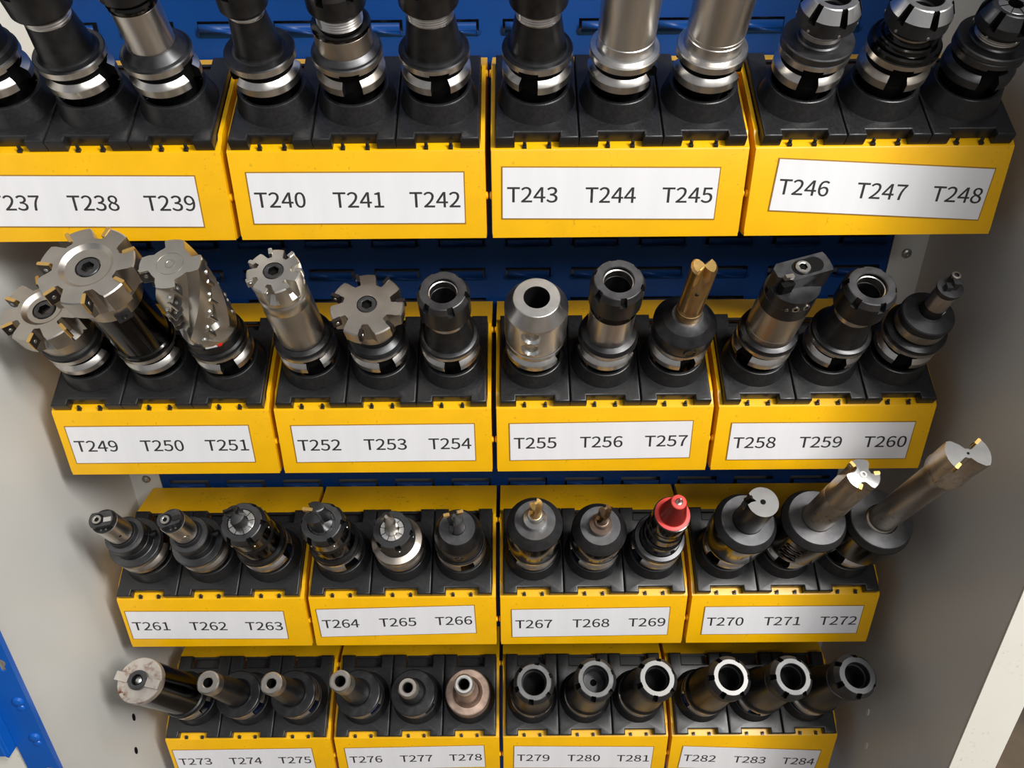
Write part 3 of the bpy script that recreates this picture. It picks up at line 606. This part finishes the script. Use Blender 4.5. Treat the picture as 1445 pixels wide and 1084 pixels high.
# ------------------------------------------------------------------ third row
def small_boring(num, label, tip_angle, bits):
    e = tool(num, 'boring_holder', label, phi=115, top='oxide_grey', rim='steel_stained')
    L(e, 'stepped_body', ['oxide_grey', 'oxide', 'oxide_satin'], [(.0285, .0535), (.0297, .0540), (.0297, .0560), (.0290, .0566), (.0225, .0570), (.0218, .0575), (.0216, .0690), (.0210, .0695), (.0210, .0710), (.0216, .0715), (.0216, .0830), (.0208, .0838), (.0165, .0842), (.0158, .0848), (.0152, .0915), (.0145, .0925)], m=[0, 0, 0, 0, 0, 1, 1, 1, 1, 1, 0, 0, 2, 2, 2], cap=False)
    MB().lathe([(.004, 0), (.004, .006), (.0032, .0068), (.002, .0068), (.0018, .004), (0, .004)], 20).build('side_screw', 'oxide', e, M=Rz(18) @ Tr(.0210, 0, .0625) @ Ry(90))
    sh = L(e, 'boring_shank', ['steel', 'oxide'], [(.0138, .0900), (.0138, .1310), (.0134, .1315), (0, .1315)], m=[0, 0, 1], cap=False)
    if bits:
        L(sh, 'side_hole', ['nickel', 'notch_black'], [(.0050, -.001), (.0050, .0003), (.0030, -.0012), (0, -.0014)], m=[0, 0, 1], cap=False, seg=20, M=Rz(-60) @ Tr(.0137, 0, .106) @ Ry(90))
    else:
        MB().lathe([(.0015, 0), (.0014, .0003), (0, .0003)], 12).build('side_hole', 'notch_black', sh, M=Rz(-45) @ Tr(.0137, 0, .110) @ Ry(90))
    A = Rz(tip_angle)
    o8 = [(.0125 * math.cos(R_(a)), .0125 * math.sin(R_(a))) for a in range(-40, 41, 10)] + [(.0125 * math.cos(R_(a)), .0125 * math.sin(R_(a))) for a in range(140, 221, 10)]
    bl = MB().prism(o8, .131, .1395).build('slide_block', 'oxide_grey', sh, sharp=25, M=A)
    L(bl, 'slot', 'notch_black', [(.0062, .139), (.0062, .1398), (0, .1398)], cap=False, seg=24, M=Tr(-.003, 0, 0))
    cap_screw(bl, .0050, .1406, .0022, 'zinc', M=Tr(-.004, 0, 0))
    MB().box((.0075, -.0020, .1400), (.0080, .0050, .0022)).build('cutting_insert', 'steel_clean' if not bits else 'dark_carbide', bl)
    for a in (-75, -105): MB().lathe([(.0012, 0), (.0010, .0005), (0, .0006)], 10).build('ring_screw', 'zinc', sh, M=Rz(tip_angle + a) @ Tr(.0098, 0, .1317))
small_boring(261, 'stepped black boring holder with short steel shank and silver tip plate', 10, False)
small_boring(262, 'stepped black boring holder with pitted steel shank and black tip', 20, True)
def slit_chuck(num, label, phi, wf, wn, bodym='oxide_gloss'):
    e = tool(num, 'collet_chuck', label, phi=phi, top='oxide')
    L(e, 'holder_body', [bodym, 'oxide'], [(.0285, .0535), (.0290, .0550), (.0283, .0590), (.0262, .0610), (.0255, .0625), (.0248, wn - .004), (.0236, wn), (.0200, wn)], m=[1, 1, 1, 1, 0, 1, 1], cap=False)
    nut(e, wn, wf, .0232, .0248, .0212, .0145, ph=-60, mats=(bodym, 'oxide_grey', 'notch_black'), chf=.009, dots=True, chm=1)
    return e
e = slit_chuck(263, 'glossy black collet chuck with white split collet and dark cutter', 80, .126, .093)
collet(e, .0142, .0078, .1262, 9)
us3 = [0, .1, .2, .3, .4, .5, .52, .6, .7, .8, .9, .95]
def stub(e, R, w0, w1, Rr, T, ph, tw, mats, land=.5, tip=.006, steps=6, name='cutter'):
    lp = [cloop(T, R, w0, ph, us3), cloop(T, R, w0 + (w1 - w0) * .15, ph, us3)]
    for k in range(steps + 1):
        q = k / steps; z = w0 + (w1 - w0) * (.2 + .8 * q); lp.append(tloop(T, R, Rr, z, land, ph, us3, R_(tw) * q))
    if tip: lp.append(tloop(T, R * .25, min(Rr, R * .2), w1 + tip, land, ph, us3, R_(tw)))
    return MB().loft(lp).build(name, mats, e, sharp=35)
cu_ = stub(e, .0108, .1180, .1500, .0040, 2, 75, 10, 'oxide', land=.56, tip=.003)
MB().box((0, 0, 0), (.010, .0022, .012)).build('cutting_insert', 'dark_carbide', cu_, M=Tr(-.006, .004, .149) @ Rz(20))
e = slit_chuck(264, 'black collet chuck with dark insert drill and one gold insert', 40, .124, .090)
collet(e, .0144, .0100, .1236, 10, 'oxide_grey')
cu_ = stub(e, .0122, .1180, .1560, .0045, 2, 20, 15, 'oxide', land=.54, tip=.002)
MB().box((0, 0, 0), (.0110, .0036, .0050), ch=.0005).build('cutting_insert', 'gold', cu_, M=Tr(-.0072, .0030, .1555) @ Rz(-6))
MB().lathe([(.0016, 0), (.0013, .0006), (0, .0006)], 12).build('insert_screw', 'zinc', cu_, M=Tr(.002, -.0050, .1555))
e = tool(265, 'collet_chuck', 'short bright-flanged collet chuck with silver ball end mill', phi=100, top='steel_stained', rim='steel_stained')
L(e, 'bright_collar', 'steel_stained', [(.0285, .0535), (.0296, .0540), (.0290, .0560), (.0240, .0580), (.0220, .0590)], cap=False)
nut(e, .0590, .0960, .0210, .0225, .0210, .0138, ph=-70, mats=('oxide_satin', 'oxide_satin', 'notch_black'), chf=.006, dots=True)
collet(e, .0136, .0082, .0965, 9, 'steel_clean')
cu_ = stub(e, .0080, .0880, .1330, .0045, 2, 30, 60, 'nickel', land=.55, tip=.007)
e = tool(266, 'end_mill_holder', 'dark tapered end mill holder gripping a grey mill with gold inserts', phi=18, rim='steel_stained')
weldon(e, .0272, .0200, .101, ch=.016, bore=.0092, mats=('oxide', 'oxide_grey'))
grub(e, .0270, .0700, -88, .0052)
cu_ = stub(e, .0088, .0950, .1360, .0030, 2, 70, 25, 'oxide_grey', land=.5, tip=.006)
for k, (x_, y_) in enumerate(((-.0085, .001), (.0062, .0045))):
    MB().box((0, 0, 0), (.0065, .0034, .0055), ch=.0004).build('cutting_insert', 'gold', cu_, M=Tr(x_, y_, .1395) @ Rz(12))
def drill_holder(num, label, wf, bush, drillm, sw, tipw, mats=('oxide_gloss', 'oxide_grey')):
    e = tool(num, 'end_mill_holder', label, phi=120, rim='steel')
    L(e, 'holder_body', list(mats) + ['oxide_satin'], [(.0280, .0535), (.0300, .0560), (.0305, .0590), (.0312, wf - .0150), (.0308, wf - .0138), (.0228, wf - .0008), (.0222, wf), (.0120, wf), (.0120, wf - .004), (0, wf - .004)], m=[2, 0, 0, 0, 2, 1, 1, 2, 2], cap=False, seg=64)
    L(e, 'bushing', bush, [(.0126, wf - .003), (.0126, wf + .0075), (.0120, wf + .0080), (.0085, wf + .0115), (.0080, wf + sw), (.0070, wf + sw + .001), (0, wf + sw + .001)], cap=False, seg=40)
    return e, stub(e, .0066, wf + sw - .002, tipw, .0034, 2, 40, 130, drillm, land=.5, tip=.004, steps=10)
drill_holder(267, 'thick black holder with bright steel bushing and gold twist drill', .1245, 'steel_clean', 'gold', .020, .176)
drill_holder(268, 'thick black holder with rusty bushing and worn bronze drill', .1035, 'rusty_steel', 'bronze_carbide', .018, .158)
e = tool(269, 'shrink_holder', 'black stepped holder with red conical plastic cap and thin pin', phi=120, rim='steel')
L(e, 'stepped_body', ['oxide_gloss', 'oxide_grey'], [(.0285, .0535), (.0297, .0540), (.0297, .0575), (.0285, .0588), (.0240, .0595), (.0232, .0605), (.0228, .0820), (.0215, .0835), (.0205, .0840), (.0205, .0900), (.0212, .0905), (.0212, .1040), (.0196, .1055), (.0196, .1080), (.0202, .1085), (.0202, .1160), (.0196, .1168), (.0196, .1190), (.0201, .1195), (.0201, .1400), (.0197, .1410), (.0185, .1412)], m=[1, 1, 1, 1, 0, 0, 0, 0] + [0] * 13, cap=False)
for a, z in ((-112, .0700), (-62, .0700)): MB().box((0, 0, 0), (.0045, .0045, .002)).build('key_hole', 'notch_black', e, M=Rz(a) @ Tr(.0228, 0, z) @ Ry(90))
rc = L(e, 'red_cap', ['red_light', 'red_plastic'], [(.0186, .1408), (.0188, .1418), (.0186, .1424), (.0150, .1428), (.0145, .1440), (.0080, .1790), (.0072, .1798), (.0038, .1800), (.0036, .1785), (0, .1785)], m=[0, 0, 0, 0, 1, 0, 0, 1, 1], cap=False)
L(rc, 'pin', 'zinc', [(.0022, .178), (.0022, .1805), (.0014, .1810), (.0012, .1890), (0, .1900)], cap=False, seg=16)
L(rc, 'ferrule', 'zinc', [(.0034, .1785), (.0034, .1795), (.0024, .1800), (0, .1800)], cap=False, seg=20)
# T270-272: big side-lock holders
def big_holder(num, label, R, Rf, wf, bore, ch=.011):
    e = tool(num, 'end_mill_holder', label, phi=130 if num != 271 else -30, rim='steel')
    L(e, 'holder_body', ['oxide_gloss', 'oxide_grey', 'oxide_satin'], [(.0280, .0535), (.0315, .0560), (R - .0015, .0600), (R, wf - ch - .001), (R - .0005, wf - ch), (Rf + .0008, wf - .0008), (Rf, wf), (bore, wf), (bore, wf - .004), (0, wf - .004)], m=[2, 0, 0, 0, 2, 1, 1, 2, 2], cap=False, seg=64)
    return e
e = big_holder(270, 'thick black holder with short steel bar ending in a notched disc', .0345, .0285, .119, .0165)
L(e, 'side_hole', ['oxide', 'notch_black'], [(.0066, -.001), (.0066, .0005), (.0050, .0006), (.0046, -.002), (0, -.002)], m=[0, 0, 1, 1], cap=False, seg=24, M=Rz(-30) @ Tr(.0338, 0, .078) @ Ry(90))
usb = [0, .05, .1, .15, .2, .25, .3, .35, .4, .45, .5, .55, .6, .65, .7, .75, .8, .82, .88, .94]
def bar_loop(R, z, cut):
    out = []
    for k in range(40):
        a = 2 * PI * k / 40; dd = abs((a - R_(168) + PI) % (2 * PI) - PI); r_ = R
        if cut and dd < .34: r_ = R * (.30 + .70 * (dd / .34))
        out.append((r_ * math.cos(a), r_ * math.sin(a), z))
    return out
bar = MB().loft([bar_loop(.0160, .114, 0), bar_loop(.0160, .158, 0), bar_loop(.0160, .160, 1), bar_loop(.0160, .1775, 1)], [0, 0, 0], mtop=1).build('boring_bar', ['oxide', 'steel_face'], e, sharp=30)
L(bar, 'coolant_hole', 'notch_black', [(.0028, .1770), (.0028, .1778), (0, .1778)], cap=False, seg=20)
MB().prism([(0, 0), (.0130, .0), (.0085, .0120)], -.0018, .0018).build('cutting_insert', 'dark_carbide', bar, M=Rz(168) @ Tr(.0045, -.0020, .1690) @ Rx(90))
MB().lathe([(.0018, 0), (.0015, .0006), (0, .0006)], 12).build('insert_screw', 'oxide_grey', bar, M=Rz(150) @ Tr(.0157, 0, .152) @ Ry(90))
e = big_holder(271, 'thick black holder with long shank ending in a bright three-tooth cutter', .0355, .0300, .1265, .0165)
for k, z in enumerate((.073, .086, .099)): MB().lathe([(.0105, -.001), (.0105, .0004), (.0085, .0005), (.0080, -.002), (0, -.002)], 24, m=[0, 0, 1, 1], cap=False).build('coil_slot', ['oxide', 'notch_black'], e, M=Rz(-128) @ Tr(.0350, 0, z) @ Ry(90) @ Matrix.Diagonal((.45, 1, 1, 1)))
ct = MB(); ct.lathe([(.0160, .122), (.0160, .1930), (.0156, .1940)], 40, m=1, cap=False)
tz = [.1935, .2180, .2330, .2520]
ct.loft([cloop(3, .0156, tz[0], 62, US), cloop(3, .0156, tz[1], 62, US), tloop(3, .0156, .0085, tz[2], .5, 62, US), tloop(3, .0156, .0075, tz[3], .5, 62, US)], 1, capb=False, mtop=0)
cu_ = ct.build('cutter', ['steel_mirror', 'steel_stained'], e, sharp=35)
cap_screw(cu_, .0034, .2527, .0014, 'zinc')
im = insert_mesh(.0060, .0030, .0085, 'gold', 'gold')
for k in range(3): link('cutting_insert', im, cu_, Rz(62 + 120 * (k + .5)) @ Tr(.0130, .0010, .2485))
e = big_holder(272, 'wide black holder with very long shank ending in a two-lobed cutter', .0365, .0325, .119, .0170)
ct = MB(); ct.lathe([(.0170, .115), (.0165, .1180), (.0145, .1200), (.0145, .2480), (.0152, .2490)], 40, m=1, cap=False)
usl = [0, .07, .14, .21, .28, .35, .42, .435, .48, .55, .65, .75, .8, .88, .95]
ct.loft([cloop(2, .0150, .2480, -35, usl), cloop(2, .0190, .2600, -35, usl), tloop(2, .0195, .0140, .2740, .42, -35, usl), tloop(2, .0198, .0065, .2840, .42, -35, usl), tloop(2, .0198, .0045, .3010, .42, -35, usl)], 1, capb=False, mtop=0)
cu_ = ct.build('cutter', ['steel_face', 'steel_stained'], e, sharp=35)
im = insert_mesh(.0070, .0030, .0080, 'gold', 'bronze_carbide')
for k in range(2): link('cutting_insert', im, cu_, Rz(-35 + 180 * (k + .42)) @ Tr(.0165, .0010, .2972))
L(cu_, 'centre_hole', 'notch_black', [(.0012, .3005), (.0012, .3013), (0, .3013)], cap=False, seg=16)

# ------------------------------------------------------------------ bottom row
e = tool(273, 'shell_mill_arbor', 'long black shell mill arbor with rust-spotted slotted end face', phi=60, rim='steel')
L(e, 'arbor_body', ['oxide_gloss', 'oxide'], [(.0285, .0535), (.0290, .0550), (.0280, .0580), (.0258, .0592), (.0255, .0600), (.0255, .1790), (.0250, .1795)], m=[1, 1, 1, 1, 0, 0], cap=False)
ec = L(e, 'end_face', 'rust_spotted', [(.0248, .1785), (.0258, .1790), (.0258, .1890), (.0250, .1900), (0, .1900)], cap=False)
for sx in (-1, 1): MB().box((sx * .0190, 0, .1925), (.0160, .0100, .0070), ch=.0004).build('drive_key', 'rust_spotted', ec, M=Rz(-12))
L(ec, 'bolt_collar', ['oxide_grey', 'notch_black'], [(.0110, .1898), (.0110, .1955), (.0104, .1965), (.0062, .1965), (.0058, .1950), (.0055, .1900), (0, .1900)], m=[0, 0, 0, 1, 1, 1], cap=False)
L(ec, 'bolt_tip', 'zinc', [(.0042, .1900), (.0040, .1935), (.0020, .1945), (0, .1945)], cap=False, seg=20)
def tube_arbor(num, label, wend, r_end, bore, r0, wsil, phi, rust=False, cone=False):
    top = 'rusty_steel' if rust else 'oxide_satin'
    e = tool(num, 'tube_holder', label, phi=phi, top=top, rim='rusty_steel' if rust else 'steel')
    fm = 'rusty_steel' if rust else 'oxide_satin'
    prof = [(.0285, .0535), (.0296, .0540), (.0292, .0560), (.0280, .0566)] + ([(.0200, .0568), (.0190, .0590), (.0175, .0660), (.0150, .0700)] if cone else [(r0 + .0025, .0570), (r0 + .0008, .0582), (r0, .0610)]) + [(r_end - .0006, wsil), (r_end - .002, wsil)]
    L(e, 'neck', 'rusty_steel' if rust else 'oxide', prof, cap=False)
    L(e, 'tube_end', ['steel_clean' if rust else 'nickel', 'notch_black'], [(r_end - .0014, wsil - .002), (r_end - .0004, wsil), (r_end, wsil + .001), (r_end, wend - .0018), (r_end - .0018, wend), (bore + .0012, wend), (bore, wend - .0014), (bore * .9, wend - .03), (0, wend - .03)], m=[0, 0, 0, 0, 0, 0, 1, 1], cap=False)
    return e
tube_arbor(274, 'black disc holder with long slim neck and brassy tube end', .170, .0135, .0056, .0168, .150, 55)
tube_arbor(275, 'black disc holder with slim neck and brassy tube end', .1585, .0132, .0056, .0165, .138, 60)
tube_arbor(276, 'bluish black disc holder with slim neck and wide-bored tube end', .1735, .0127, .0062, .0160, .142, 50)
tube_arbor(277, 'black disc holder with very short neck and brassy tube end', .1095, .0127, .0060, .0155, .092, 50)
tube_arbor(278, 'rusty brown disc holder with conical neck and pale tube end', .1380, .0122, .0066, .0150, .118, 120, rust=True, cone=True)
def long_chuck(num, label, wf, phi, ringm='ring_grey', Rf=.0205, bore=.0150, rn=.0250, deep=.035, ph=20):
    e = tool(num, 'collet_chuck', label, phi=phi, top='oxide', rim='steel')
    wn = wf - .032
    L(e, 'cone_body', ['oxide', 'oxide_grey'], [(.0285, .0535), (.0296, .0540), (.0296, .0580), (.0280, .0600), (.0272, .0615), (.0222, wn - .008), (.0212, wn - .0075), (.0212, wn)], m=[0, 0, 0, 0, 0, 1, 1], cap=False)
    nut(e, wn, wf, .0215, rn, Rf, bore, ph=ph, mats=('oxide_satin', ringm, 'notch_black'), chf=.008, deep=deep, chm=0)
    return e
long_chuck(279, 'black collet chuck with open bore and grey ring face', .1505, 20)
e = long_chuck(280, 'long black collet chuck with a small hole in its bore floor', .1770, 15, deep=.040)
L(e, 'bore_floor', ['oxide_grey', 'notch_black'], [(.0128, .1400), (.0040, .1405), (.0034, .1390), (0, .1390)], m=[0, 1, 1], cap=False, seg=24)
long_chuck(281, 'long black collet chuck with pale grey ring beside the yellow gap', .1770, 20, ringm='steel_face', Rf=.0200, bore=.0142)
long_chuck(282, 'long black collet chuck with bright polished ring face', .1820, -70, ringm='steel_face', Rf=.0200, bore=.0146, ph=0)
long_chuck(283, 'long black collet chuck with satin grey ring face', .1830, -20, Rf=.0202, bore=.0146, ph=0)
long_chuck(284, 'all-black collet chuck with dark ring face near the side wall', .1910, 25, ringm='oxide_satin', Rf=.0205, bore=.0142, ph=25)
